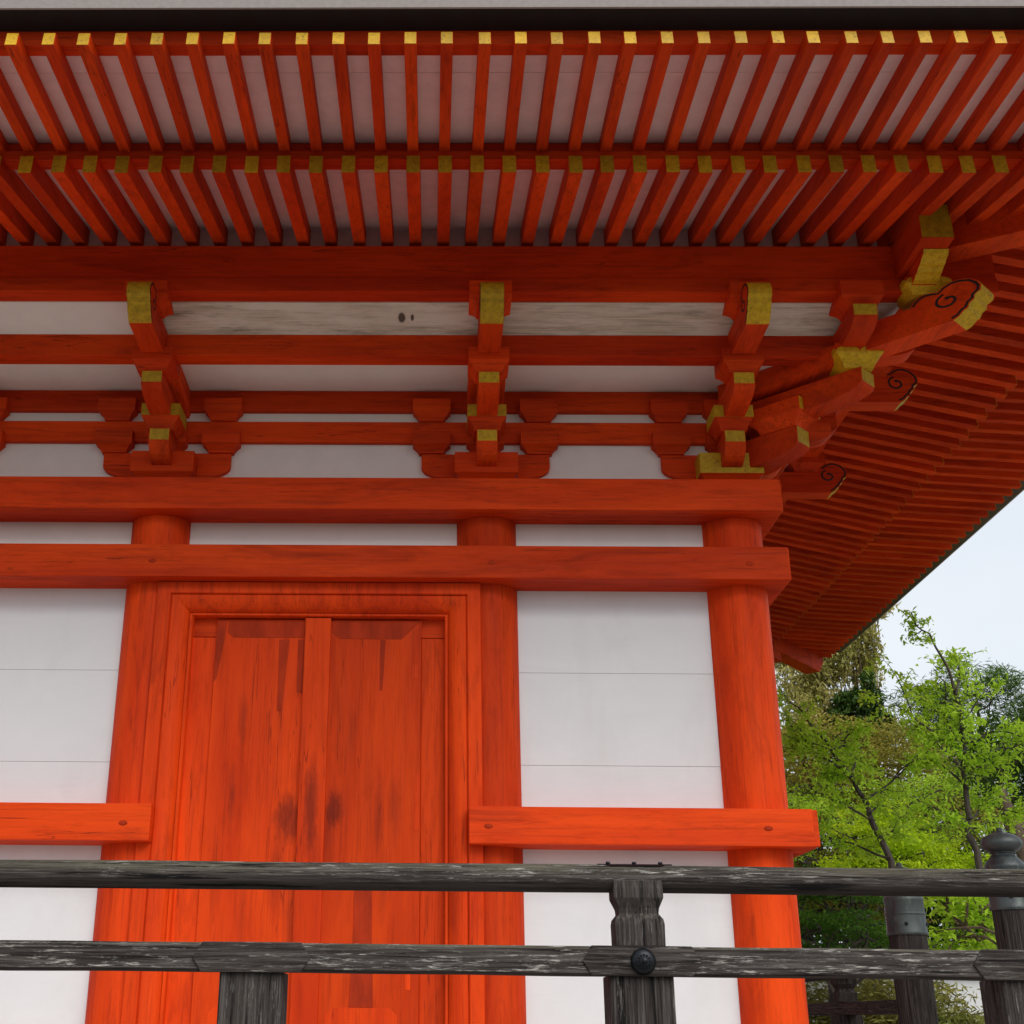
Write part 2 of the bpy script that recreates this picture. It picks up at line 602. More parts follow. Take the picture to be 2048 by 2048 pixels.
# white panels between the columns
def panel(T, a0, a1, z0, z1, seams=(), d=.055, m=WHITE, name='white_panel'):
    mb = MB()
    zs = [z0] + sorted(seams) + [z1]
    for i in range(len(zs) - 1):
        mb.box(a0, a1, -.03, d, zs[i] + (.0010 if i else 0), zs[i + 1] - (.0010 if i < len(zs) - 2 else 0), T)
    mb.box(a0, a1, -.05, d - .012, z0, z1, T, mi=1)
    return P(name, mb, [m, GAPDARK], .0012)
for T in (TF, TS, TB, TL):
    off = 2.7 if T in (TS, TL) else 0
    for a0, a1 in ((-2.55, -1.2), (1.2, 2.55), (-1.0, 1.0)):
        mid = a0 == -1.0
        a0 += off
        a1 += off
        if not (mid and T is TF):
            panel(T, a0, a1, 1.15, 2.63, (1.47, 2.055))
            panel(T, a0, a1, -.45, .99, (.28,))
        panel(T, a0, a1, 2.79, 3.09, (), m=CREAM)

# ---------------- doors
fr = MB()
prof = [(0, .10), (0, .222), (.004, .226), (.080, .226), (.086, .220), (.087, .205), (.092, .205), (.094, .214)]
for k in range(9):
    t = k / 8 * math.pi / 2
    prof.append((.100 + .105 * math.sin(t) ** 1.0, .142 + .075 * math.cos(t)))
prof += [(.207, .150), (.222, .150), (.226, .140), (.226, .06)]
path = []
for u, d in prof:
    ut = u * .9
    path.append([(-1.032 + u, -d, FLOOR + .13), (-1.032 + u, -d, 2.597 - ut), (1.030 - u, -d, 2.597 - ut), (1.030 - u, -d, FLOOR + .13)])
for s_ in range(3):
    for k in range(len(path) - 1):
        fr.add([path[k][s_], path[k][s_ + 1], path[k + 1][s_ + 1], path[k + 1][s_]], [(0, 1, 2, 3)])
fme = P('door_frame', fr, VZ, 0, smooth=True)
stil = MB()
for s_ in (-1, 1):
    stil = MB().box(min(s_ * .655, s_ * .83), max(s_ * .655, s_ * .83), .03, .086, -.6, 2.268, TF)
    P('door_stile', stil, VZ, .008)
P('door_head', MB().box(-.83, .83, .02, .078, 2.272, 2.42, TF), VX, .004)
ZM = (-.60 + 2.380) / 2
def st(xc, lst):
    return [(x - xc, z - ZM, rx, rz, so_, s_) for x, z, rx, rz, so_, s_ in lst]
SL = st(-.34, [(-.150, 1.135, .105, .175, .55, .85), (-.46, 1.75, .035, .20, .9, .6), (-.50, 1.25, .03, .25, .9, .65), (-.20, .80, .07, .30, .9, .55),
               (-.11, .55, .05, .5, .9, .45), (-.40, .55, .03, .4, .9, .35), (-.58, .8, .02, .4, .9, .3)])
SR = st(.34, [(.150, 1.190, .070, .130, .55, .85), (.11, 1.0, .06, .3, .9, .45), (.24, 1.65, .035, .2, .9, .35), (.42, 1.15, .03, .33, .9, .55),
              (.52, 1.2, .05, .25, .9, .5), (.36, 1.35, .06, .4, .9, .25), (.45, .75, .04, .3, .9, .3)])
SB = st(0, [(-.005, 1.20, .055, .34, .6, .8), (.03, .9, .035, .22, .9, .5)])
DL = vermilion('z', .55, SL, 'door_left')
DR = vermilion('z', .55, SR, 'door_right')
DBAT = vermilion('z', .5, SB, 'door_strip')
lf = P('door_leaf', MB().box(-.657, -.012, .04, .102, -.60, 2.380, TF), DL, .004)
rf = P('door_leaf', MB().box(-.008, .655, .04, .102, -.60, 2.380, TF), DR, .004)
P('cover_strip', MB().box(-.087, .077, .1025, .132, -.605, 2.388, TF), DBAT, .006)
def plate(par, pts, th=.0035, name='strap_plate', y=-.102, m=None):
    mb = MB()
    mb.prism([(p[0], p[1]) for p in pts], 0, th, lambda w_, p, z: (p, y - w_ + .001, z))
    return build(name, mb, m or VFADE, par, .001)
plate(lf, [(-.582, 2.372), (-.09, 2.372), (-.09, 2.262), (-.545, 2.262), (-.585, 2.295)])
plate(rf, [(.085, 2.372), (.645, 2.372), (.53, 2.257), (.135, 2.257), (.085, 2.300)])
plate(lf, [(-.655, 2.375), (-.592, 2.375), (-.612, 2.17), (-.637, 2.0), (-.655, 1.97)])
plate(lf, [(-.252, 2.25), (-.185, 2.25), (-.215, 1.80), (-.245, 1.785)])
plate(lf, [(-.132, 2.25), (-.09, 2.25), (-.09, 1.90), (-.128, 1.91)])
plate(rf, [(.398, 2.25), (.430, 2.25), (.412, 1.925), (.394, 1.922)])
plate(rf, [(.618, 1.40), (.650, 1.40), (.650, 1.07), (.618, 1.06)], m=VZ)
plate(rf, [(.265, .74), (.372, .74), (.375, .5), (.392, .063), (.25, .063), (.268, .5)])
plate(rf, [(.16, .06), (.49, .06), (.53, .02), (.53, -.05), (.115, -.05), (.115, .02)], m=VZ)
plate(lf, [(-.52, .06), (-.19, .06), (-.15, .02), (-.15, -.05), (-.565, -.05), (-.565, .02)], m=VZ)
plate(rf, [(.600, 2.09), (.633, 2.09), (.633, 2.0), (.600, 2.0)], m=VZ)
plate(rf, [(.575, .28), (.605, .28), (.605, .16), (.575, .16)], m=VZ)

# ---------------- bracket sets
GM = lambda m: [m, GOLD]
def ring4(T, a, d, h, z):
    return [T(a - h, d - h, z), T(a + h, d - h, z), T(a + h, d + h, z), T(a - h, d + h, z)]
def block(T, a, d, lo, hi, z0, z1, z2, m, gold=None, name='bearing_block', bev=.004):
    """bearing block: concave chamfer z0-z1, square head z1-z2; gold in {None,'head','chamfer'}"""
    rg = []
    for k in range(6):
        t = k / 5
        h = lo + (hi - lo) * (t ** 1.7)
        rg.append(ring4(T, a, d, h, z0 + (z1 - z0) * t))
    rg.append(ring4(T, a, d, hi, z1 + .001))
    rg.append(ring4(T, a, d, hi, z2))
    mi = [1 if gold == 'chamfer' else 0] * 6 + [1 if gold == 'head' else 0]
    mb = MB().rings(rg, True, mi)
    if gold == 'end':
        mb.mi[6 * 4 + 2] = 1
        mb.mi[6 * 4 + 1] = 1
    if gold == 'chamfer':                       # painted petals on the square head
        for (dx, dy) in ((0, 1), (-1, 0)):
            for s_ in (-1, 1):
                pt = [(hi * (.5 * s_ + .5 * math.cos(k / 8 * math.pi)), z1 + .002 + .040 * math.sin(k / 8 * math.pi)) for k in range(9)]
                if dy:
                    mb.prism(pt, hi - .002, hi + .0025, lambda w_, p, z: T(a + p, d + w_, z), None, 1)
                else:
                    mb.prism(pt, -hi - .0025, -hi + .002, lambda w_, p, z: T(a + w_, d + p, z), None, 1)
    return P(name, mb, GM(m), 0)
def arm(T, a, w_, dtip, dflat, dback, zb, zg, zt, m, name='bracket_arm', gold=True):
    """projecting arm: flat underside to dflat, quarter curve up to the tip; painted end face"""
    pts = [(dback, zb), (dflat, zb)]
    n = 7
    for k in range(1, n + 1):
        t = k / n * math.pi / 2
        pts.append((dflat + (dtip - dflat) * math.sin(t), zb + (zg - zb) * (1 - math.cos(t))))
    pts += [(dtip + .003, zt), (dback, zt)]
    em = [0] * len(pts)
    em[n + 1] = 1 if gold else 0
    mb = MB().prism(pts, a - w_ / 2, a + w_ / 2, T, em)
    return P(name, mb, GM(m), .0035)
def boat(T, a0, a1, d0, d1, zb, zt, m, curve=.17, left=True, right=True, name='wall_arm', ze=.6):
    zm = zb + (zt - zb) * ze * .75
    pts = []
    n = 6
    if left:
        for k in range(n + 1):
            t = k / n * math.pi / 2
            pts.append((a0 + curve * (1 - math.cos(t)), zm - (zm - zb) * math.sin(t)))
    else:
        pts.append((a0, zb))
    if right:
        for k in range(n, -1, -1):
            t = k / n * math.pi / 2
            pts.append((a1 - curve * (1 - math.cos(t)), zm - (zm - zb) * math.sin(t)))
    else:
        pts.append((a1, zb))
    pts += [(a1, zt), (a0, zt)]
    mb = MB().prism(pts, d0, d1, lambda d, a, z: T(a, d, z))
    return P(name, mb, m, .003)

NOSE = [(.55, 3.970), (1.125, 3.968), (1.150, 3.982), (1.172, 4.010), (1.186, 4.016), (1.198, 4.046), (1.218, 4.062), (1.222, 4.090),
        (1.248, 4.108), (1.254, 4.140), (1.244, 4.175), (1.215, 4.208), (1.175, 4.226), (1.135, 4.228), (1.100, 4.212), (1.078, 4.190), (1.055, 4.200), (1.025, 4.206), (.995, 4.196),
        (.970, 4.172), (.960, 4.146), (.55, 4.145)]
NEM = [0, 1, 1, 1, 1, 1, 1, 1, 1, 1, 1, 1] + [0] * 10
def scroll(T, a, sx, par, k=1.0):
    """black painted outline and spiral on one cheek of a nose, standing 1.5 mm proud of it"""
    mb = MB()
    def strip(pts, wd):
        pts = [Vector((p[0], p[1])) for p in pts]
        L, R = [], []
        for i, p in enumerate(pts):
            d = pts[min(i + 1, len(pts) - 1)] - pts[max(i - 1, 0)]
            d = d.normalized() if d.length > 0 else Vector((1, 0))
            n = Vector((-d.y, d.x))
            ww = wd[i] if isinstance(wd, list) else wd
            L.append(p + n * ww)
            R.append(p - n * ww)
        e0, e1 = a, a + sx * .0022
        for i in range(len(pts) - 1):
            q = [L[i], L[i + 1], R[i + 1], R[i]]
            vs = [T(e0, v.x * k, v.y) for v in q] + [T(e1, v.x * k, v.y) for v in q]
            mb.add(vs, [(0, 1, 2, 3), (7, 6, 5, 4), (0, 4, 5, 1), (1, 5, 6, 2), (2, 6, 7, 3), (3, 7, 4, 0)])
    ins = [(1.118, 3.985), (1.143, 3.996), (1.164, 4.022), (1.179, 4.030), (1.190, 4.058), (1.210, 4.074), (1.214, 4.098), (1.236, 4.114),
           (1.242, 4.140), (1.233, 4.168), (1.208, 4.198), (1.172, 4.215), (1.138, 4.217), (1.106, 4.203), (1.080, 4.178), (1.055, 4.189), (1.027, 4.195), (1.003, 4.187), (.982, 4.168), (.972, 4.148)]
    strip(ins, .0058)
    sp = []
    for i in range(26):
        th = math.radians(105 + 375 * i / 25)
        r = .050 - .036 * (i / 25) ** 1.2
        sp.append((1.115 + r * 1.05 * math.cos(th), 4.112 + r * math.sin(th)))
    strip(sp, [.0062] * 22 + [.0075, .0095, .0105, .009])
    return build('scroll_line', mb, INK, par)
def nose(T, a, w_, m, k=1.0, dz=0.0, sides=(-1, 1), back=.55):
    pts = [((p * k if p > .6 else back), z + dz) for p, z in NOSE]
    mb = MB().prism(pts, a - w_ / 2, a + w_ / 2, T, NEM)
    o = P('tail_nose', mb, GM(m), 0, smooth=True)
    for s_ in sides:
        scroll(lambda q, d, z: T(q, d, z + dz), a + s_ * (w_ / 2 - .0005), s_, o, k)
    return o

def bracket(T, a0, m, mc, corner=False, tie=True):
    # m: grain along the projecting direction, mc: across
    block(T, a0, 0, .15, .21, 3.2855, 3.375, 3.520, mc, 'head' if corner else None, 'big_block')
    arm(T, a0, .135, .36, .12, -.2, 3.405, 3.535, 3.615, m)
    block(T, a0, .26, .085, .127, 3.6155, 3.700, 3.785, mc, 'head')
    arm(T, a0, .1352, .71, .40, -.2, 3.702, 3.780, 3.858, m)
    block(T, a0, .62, .085, .130, 3.8585, 3.925, 4.014, mc)
    nose(T, a0, .142, m)
    block(T, a0, .955, .085, .132, 4.1455, 4.205, 4.298, mc)
    if tie:
        pts = [(.02, 3.845), (.42, 3.92), (.50, 3.985), (.50, 4.042), (.02, 4.042)]
        P('tail_beam', MB().prism(pts, a0 - .122, a0 + .122, T), m, .004)

for a0 in (-2.7, -1.08, 1.08, 2.7):
    bracket(TF, a0, VY, VX, a0 == 2.7, a0 != 2.7)
for b0 in (1.62, 3.78, 5.4):
    bracket(TS, b0, VX, VY)
P('tail_beam', MB().prism([(.06, 3.872), (.60, 3.93), (.66, 3.985), (.66, 4.040), (.06, 4.040)], -.15, .15, TD), VY, .004)
# the corner set: arms to the right and on the diagonal
arm(TS, 0, .1354, .36, .12, .02, 3.407, 3.533, 3.613, VX)
block(TS, 0, .26, .085, .127, 3.6145, 3.700, 3.783, VY, 'head')
arm(TS, 0, .1350, .71, .40, .02, 3.704, 3.782, 3.856, VX)
block(TS, 0, .62, .085, .130, 3.8575, 3.925, 4.012, VY)
nose(TS, 0, .1424, VX)
block(TS, 0, .955, .085, .132, 4.1455, 4.205, 4.297, VY)
arm(TD, 0, .150, .395, .14, .02, 3.415, 3.500, 3.612, VY)
block(TD, 0, .31, .085, .130, 3.613, 3.700, 3.786, VX, 'end')
arm(TD, 0, .165, .715, .40, .02, 3.690, 3.775, 3.868, VY)
block(TF, 2.7 + SC * .66, .66, .095, .150, 3.8695, 3.955, 4.016, VX, 'chamfer')
nose(TD, 0, .175, VY, 1.00, -.005, back=.40)
block(TF, 2.7 + SC * .99, .99, .095, .142, 4.205, 4.262, 4.300, VX, 'chamfer')
# cross arm of the first step at the corner, and arm ends of the second step beams
boat(TF, 2.99, 3.335, .215, .345, 3.545, 3.700, VX, .17, False, True, 'cross_arm')
arm(lambda a, d, z: (2.7 + SC * .62 + a, -d, z), 0, .150, 1.10, .86, .60, 3.987, 4.052, 4.130, VY)
block(TF, 2.7 + SC * .62, .965, .085, .132, 4.131, 4.195, 4.299, VX)
arm(lambda a, d, z: (2.7 + SC * d, -.612 + a, z), 0, .148, 1.03, .80, .60, 3.985, 4.06, 4.128, VX, gold=False)
block(TS, -.62, .965, .085, .132, 4.129, 4.195, 4.297, VY)

# wall plane arms, small blocks and wall beams
def wall_plane(T, cols, m, lo, hi):
    for i, a0 in enumerate(cols):
        c = (T is TF and a0 == 2.7)
        boat(T, a0 - .433, a0 + (.2 if c else .433), -.06, .068, 3.392, 3.566, m, .17, True, not c)
        for s_ in ((-1, 0) if c else (-1, 0, 1)):
            block(T, a0 + s_ * .365, 0, .084, .128, 3.5665, 3.622, 3.712, m, name='small_block')
            block(T, a0 + s_ * .365, .002, .084, .128, 3.806, 3.868, 3.956, m, name='small_block')
    P('wall_beam', MB().box(lo, hi, -.06, .070, 3.652, 3.805, T), m, .003)
    P('wall_beam', MB().box(lo, hi, -.06, .071, 3.886, 4.040, T), m, .003)
wall_plane(TF, (-2.7, -1.08, 1.08, 2.7), VX, -3.05, 2.76)
wall_plane(TS, (1.62, 3.78), VY, -.06, 5.6)
for T in (TF, TS):
    o_ = 0 if T is TF else 2.7
    P('white_panel', MB().box(-2.7 + o_, 2.66 + o_, -.05, .028, 3.2845, 4.05, T), CREAM, 0)
# soffit boards by bay
def soffit(T, a0, a1, pts, m, name='soffit_board'):
    return P(name, MB().prism(pts, a0, a1, T), m, 0)
lowp = [(-.03, 4.043), (.62, 4.043), (.62, 4.060), (-.03, 4.060)]
upp = [(.655, 4.128), (.905, 4.246), (.905, 4.268), (.655, 4.150)]
def corner_soffit(T, a0, pts, m, name='soffit_board'):
    if T is TF:
        e = [[T(a0, d, z) for d, z in pts], [T(2.7 + SC * d - .001, d, z) for d, z in pts]]
    else:
        e = [[T(-d + .001, d, z) for d, z in pts], [T(a0, d, z) for d, z in pts]]
    return P(name, MB().rings(e, True), m, 0)
cuts = [-3.6, -1.08, 1.08]
for i in range(2):
    soffit(TF, cuts[i], cuts[i + 1] - .001, lowp, CREAM)
    soffit(TF, cuts[i], cuts[i + 1] - .001, upp, CREAM if i == 0 else WEATHK)
corner_soffit(TF, 1.08, lowp, CREAM)
corner_soffit(TF, 1.08, upp, WEATH)
corner_soffit(TS, 5.9, lowp, WHITE)
corner_soffit(TS, 6.2, upp, WHITE)
# second step beam and eave purlins
beam('step_beam', TF, -3.4, 2.7 + SC * .60, .545, .680, 3.988, 4.143, VX)
beam('step_beam', TS, -.60, 6.1, .546, .682, 3.986, 4.141, VY)
beam('lower_purlin', TF, -3.9, 2.7 + SC * 1.42, .890, 1.032, 4.252, 4.354, VX)
beam('upper_purlin', TF, -3.95, 2.7 + SC * 1.42, .850, 1.022, 4.3555, 4.594, VX)
beam('lower_purlin', TS, -1.02, 6.4, .892, 1.033, 4.250, 4.352, VY)
pe = MB().box(-1.48, 6.45, .845, 1.024, 4.3535, 4.592, TS)
pe.mi[4] = 1
P('upper_purlin', pe, GM(VY), .004)
NP = [(1.0, 4.2505), (1.13, 4.2505), (1.17, 4.258), (1.20, 4.272), (1.225, 4.276), (1.255, 4.292), (1.285, 4.298), (1.315, 4.315), (1.345, 4.324), (1.365, 4.350), (1.0, 4.351)]
P('purlin_nose', MB().prism(NP, 2.7 + SC * .893, 2.7 + SC * 1.032, lambda w_, d, z: (w_, -d, z), [0] + [1] * 8 + [0, 0]), GM(VY), 0)

# ---------------- eaves
def rb(d):
    return 4.622 - .245 * (d - 1.03)            # underside of the base rafters
def fb(d):
    return 4.530 - .0695 * (d - 2.02)           # underside of the flying rafters
def rafter(T, a, d0, d1, w_, h, zf, m, name, gm):
    o_ = P(name, MB().prism([(d0, zf(d0)), (d1, zf(d1)), (d1 - .012, zf(d1) + h), (d0, zf(d0) + h)], a - w_ / 2, a + w_ / 2, T), m, .004)
    capd = MB().prism([(d1 - .004, zf(d1) + .003), (d1 + .002, zf(d1) + .003), (d1 - .010, zf(d1) + h - .003), (d1 - .016, zf(d1) + h - .003)], a - w_ / 2 + .002, a + w_ / 2 - .002, T)
    build('end_cap', capd, gm, o_, 0)
    return o_
def rafters(T, lst, start, dback, d1, w_, h, zf, m, name, gm, delta):
    proto = None
    for a in lst:
        t = start(a)
        if t > d1 - .12:
            continue
        if t > dback:
            rafter(T, a, t, d1, w_, h, zf, m, name, gm)
        elif proto is None:
            proto = (rafter(T, a, dback, d1, w_, h, zf, m, name, gm), a)
        else:
            c_ = copy_part(proto[0], delta(a - proto[1] + random.uniform(-.0035, .0035)))
            c_.location.z += random.uniform(-.0025, .0025)
            c_.rotation_euler.z = random.uniform(-.0025, .0025)
dfx = lambda q: (q, 0, 0)
dsy = lambda q: (0, q, 0)
sf = lambda a: max(0, (a - 2.7) / SC, -a - 2.7)
ss = lambda b: max(0, -b, (b - 5.4) / SC)
fa = [.063 + .18 * k for k in range(-11, 34)]                # front, the stretch the photo shows
rafters(TF, [a for a in fa if a < 2.7 + SC * 2.05], sf, .90, 2.10, .077, .125, rb, VY, 'base_rafter', GOLD, dfx)
rafters(TF, [a for a in fa if a < 2.7 + SC * 2.95], sf, 2.00, 2.99, .061, .087, fb, VY, 'flying_rafter', GOLDB, dfx)
sa = [2.79 + .18 * k for k in range(-32, 34)]
rafters(TS, sa, ss, .90, 2.10, .077, .125, rb, VX, 'base_rafter', GOLD, dsy)
rafters(TS, sa, ss, 2.00, 2.99, .061, .087, fb, VX, 'flying_rafter', GOLDB, dsy)
# the part of the front eaves far to the left of the photo
mb1, mb2 = MB(), MB()
for k in range(-30, -11):
    a = .063 + .18 * k
    t = max(.9, -a - 2.7)
    if t < 2.0:
        mb1.prism([(t, rb(t)), (2.1, rb(2.1)), (2.09, rb(2.1) + .125), (t, rb(t) + .125)], a - .0385, a + .0385, TF, [0, 1, 0, 0])
    t = max(2.0, -a - 2.7)
    if t < 2.9:
        mb2.prism([(t, fb(t)), (2.99, fb(2.99)), (2.98, fb(2.99) + .087), (t, fb(t) + .087)], a - .03, a + .03, TF, [0, 1, 0, 0])
P('base_rafter', mb1, [VY, GOLD], 0)['kind'] = 'stuff'
P('flying_rafter', mb2, [VY, GOLDB], 0)['kind'] = 'stuff'

def span(T, d):                                  # ends of an eave line at distance d
    if T is TF or T is TB:
        return -(2.7 + d), 2.7 + SC * d
    return -d, 5.4 + SC * d
RX = .18                                         # the side eaves reach a little further
def TSR(b, d, z):
    return (2.7 + SC * d + RX, b, z)
def eave_board(T, prof, m, name, **k):
    """profile in (d, z) swept along one side, mitred at the hips"""
    mb = MB()
    n = len(prof)
    tip = RX if name.startswith('roof') and T in (TF, TB) else 0
    e = [[T(span(T, d)[0], d, z) for d, z in prof], [T(span(T, d)[1] + tip, d, z) for d, z in prof]]
    mb.rings(e, True)
    return P(name, mb, m, 0, **k)
for T, m in ((TF, VX), (TS, VY), (TB, VX), (TL, VY)):
    e = lambda d: rb(d) + .1265
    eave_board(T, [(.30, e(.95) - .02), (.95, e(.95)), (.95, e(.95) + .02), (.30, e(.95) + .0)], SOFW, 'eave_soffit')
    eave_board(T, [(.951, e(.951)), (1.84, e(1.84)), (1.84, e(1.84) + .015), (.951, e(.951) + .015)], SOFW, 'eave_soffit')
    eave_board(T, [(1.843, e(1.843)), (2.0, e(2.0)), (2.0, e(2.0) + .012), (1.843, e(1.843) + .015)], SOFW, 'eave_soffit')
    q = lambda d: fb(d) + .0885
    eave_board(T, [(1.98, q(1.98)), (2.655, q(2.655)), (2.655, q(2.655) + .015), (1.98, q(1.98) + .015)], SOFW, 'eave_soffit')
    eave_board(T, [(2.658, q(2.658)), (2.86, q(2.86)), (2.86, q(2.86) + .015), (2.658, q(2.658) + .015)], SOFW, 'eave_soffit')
    eave_board(T, [(1.94, 4.515), (1.94, 4.498), (2.064, 4.478), (2.064, 4.533), (2.03, 4.533), (2.03, 4.612), (1.94, 4.612)], m, 'flying_rafter_beam')
    eave_board(T, [(2.80, q(2.80) - .004), (2.885, q(2.885) - .004), (2.90, 4.628), (2.80, 4.628)], m, 'eave_edge_beam')
    T = TSR if T is TS else T
    i_ = 2.45 if T is TSR else 2.80
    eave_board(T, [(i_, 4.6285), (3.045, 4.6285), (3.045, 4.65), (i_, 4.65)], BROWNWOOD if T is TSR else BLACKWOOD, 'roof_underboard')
    eave_board(T, [(2.95, 4.6505), (3.040, 4.6505), (3.048, 4.6300), (3.060, 4.6300), (3.085, 4.80), (2.95, 4.85)], FASCIA, 'roof_edge')
    eave_board(T, [(2.96, 4.80), (3.10, 4.801), (3.11, 4.84), (1.6, 5.35), (.3, 6.05), (-1.2, 7.2), (-1.2, 7.1), (.3, 5.95), (1.6, 5.2)], BARK, 'roof')
    T = TS if T is TSR else T
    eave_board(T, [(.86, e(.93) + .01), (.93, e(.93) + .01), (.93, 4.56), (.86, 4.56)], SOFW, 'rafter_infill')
P('ceiling', MB().box(-2.6, 2.6, .1, 5.3, 4.2, 4.24), BLACKWOOD, 0)
# hip rafters
for T in (TD, TD2):
    mt = VY
    P('hip_rafter', MB().prism([(.6, rb(.6) - .15), (2.16, rb(2.16) - .13), (2.14, rb(2.16) + .10), (.6, rb(.6) + .10)], -.095, .095, T, [0, 1 if T is TD else 0, 0, 0]), GM(mt), .005)
    P('hip_rafter', MB().prism([(1.9, fb(1.9) - .17), (2.76, fb(3.0) - .20), (2.84, fb(3.0) - .05), (2.84, fb(3.0) + .085), (1.9, fb(1.9) + .085)], -.10, .10, T), mt, .005)

# ------------------------------------------------------------------ railing in front of the pagoda
K = 1.293
fx = lambda x: .7106 + (x - .7106) * K
FY = -3.6
FN = thing('wooden_railing', 'weathered grey wooden railing with round top rail running across in front of the pagoda', 'railing', (1.4, FY + .06, FLOOR))
def rough_tube(x0, x1, y, z, r, n=28, m=90):
    mb = MB()
    rg = []
    for i in range(m + 1):
        x = x0 + (x1 - x0) * i / m
        row = []
        for k in range(n):
            t = 2 * math.pi * k / n
            rr = r * (1 + .05 * mnoise.noise(Vector((x * .9, math.cos(t) * 1.4, math.sin(t) * 1.4))) + .025 * mnoise.noise(Vector((x * 3, math.cos(t) * 5, math.sin(t) * 5 + 7))))
            row.append((x, y + rr * math.cos(t), z + rr * math.sin(t) + .006 * mnoise.noise(Vector((x * .7, 3, 1)))))
        rg.append(row)
    return mb.rings(rg, True)
build('top_rail', rough_tube(-3.4, 5.3, FY + .055, .447, .0455), OWX, FN, smooth=True)
def rough_bar(x0, x1, y0, y1, z0, z1, m=80):
    rg = []
    e = .008
    for i in range(m + 1):
        x = x0 + (x1 - x0) * i / m
        j = .0035 * mnoise.noise(Vector((x * 2.1, 0, 5)))
        k = .0035 * mnoise.noise(Vector((x * 2.7, 9, 5)))
        rg.append([(x, y0 + e, z0 + j), (x, y1, z0 + j), (x, y1, z1 + k), (x, y0 + e, z1 + k), (x, y0, z1 - e + k), (x, y0, z0 + e + j)])
    return MB().rings(rg, True)
build('middle_rail', rough_bar(-3.4, 5.3, FY, FY + .105, .140, .230), OWX, FN)
build('bottom_rail', rough_bar(-3.4, 5.3, FY + .02, FY + .10, -.56, -.46), OWX, FN)
def low_post(x):
    return build('post', MB().box(x - .103, x + .103, FY + .012, FY + .20, FLOOR + .008, .141), OWZ, FN, .006)
def hexplate(x, boss):
    w0 = .192
    mb = MB().prism([(x - w0, .1835), (x - w0 + .03, .138), (x + w0 - .03, .138), (x + w0, .1835), (x + w0 - .03, .2315), (x - w0 + .03, .2315)], 0, .008, lambda w_, p, z: (p, FY + .0005 - w_, z))
    pl = build('joint_plate', mb, OWP, FN, .002)
    if boss:
        pr = [(.040, 0), (.041, .004), (.039, .010), (.033, .018), (.022, .0235), (.016, .024), (.0155, .0275), (.010, .028), (.009, .033), (.004, .036)]
        b = MB().rings([[(x + .003 + r * math.cos(2 * math.pi * i / 36), FY - .0078 - h, .1835 + r * math.sin(2 * math.pi * i / 36)) for i in range(36)] for r, h in pr])
        for q in range(12):
            an = q * math.pi / 6
            cx_, cz_ = x + .003 + .0195 * math.cos(an), .1835 + .0195 * math.sin(an)
            b.rings([[(cx_ + r * math.cos(i * math.pi / 3), FY - .0078 - h, cz_ + r * math.sin(i * math.pi / 3)) for i in range(6)] for r, h in ((.0035, .0215), (.0035, .0255), (.002, .027))])
        build('nail_cover', b, IRON, FN, smooth=True)
def full_post(x):
    low_post(x)
    y = FY + .055
    def sq(h, z, c=.0):
        return [(x - h, y - h * .75, z), (x + h, y - h * .75, z), (x + h, y + h * .75, z), (x - h, y + h * .75, z)]
    rg = [sq(.080, .2310), sq(.081, .300), sq(.078, .316), (sq(.069, .327)), sq(.0645, .332), sq(.067, .350), sq(.0805, .380), sq(.0815, .384), sq(.0815, .412), sq(.079, .438)]
    build('post_head', MB().rings(rg, True), OWZ, FN, .003)
for i, x in enumerate((-2.40, -1.135, .133, 1.402, 2.661, 3.93, 5.19)):
    if i % 2:
        full_post(x)
    else:
        low_post(x)
    hexplate(x, i % 2)
# iron strap with three nails over the joint of the top rail
sm = MB()
rg = []
for i in range(13):
    x = 1.402 - .125 + .25 * i / 12
    wv = .030 * (1 if 1 < i < 11 else .35)
    row = []
    for k in range(7):
        t = math.pi / 2 + (k - 3) / 3 * wv / .0475
        row.append((x, FY + .055 + .0492 * math.cos(t), .447 + .0492 * math.sin(t)))
    for k in range(6, -1, -1):
        t = math.pi / 2 + (k - 3) / 3 * wv / .0475
        row.append((x, FY + .055 + .0452 * math.cos(t), .447 + .0452 * math.sin(t)))
    rg.append(row)
sm.rings(rg, True)
stp = build('iron_strap', sm, IRON, FN, smooth=True)
for dx in (-.088, 0, .088):
    build('nail', MB().rings([[(1.402 + dx + r * math.cos(i * math.pi / 5), FY + .055 + r * math.sin(i * math.pi / 5), .4955 + h) for i in range(10)] for r, h in ((.007, 0), (.0085, .003), (.006, .008))]), IRON, stp, smooth=True)

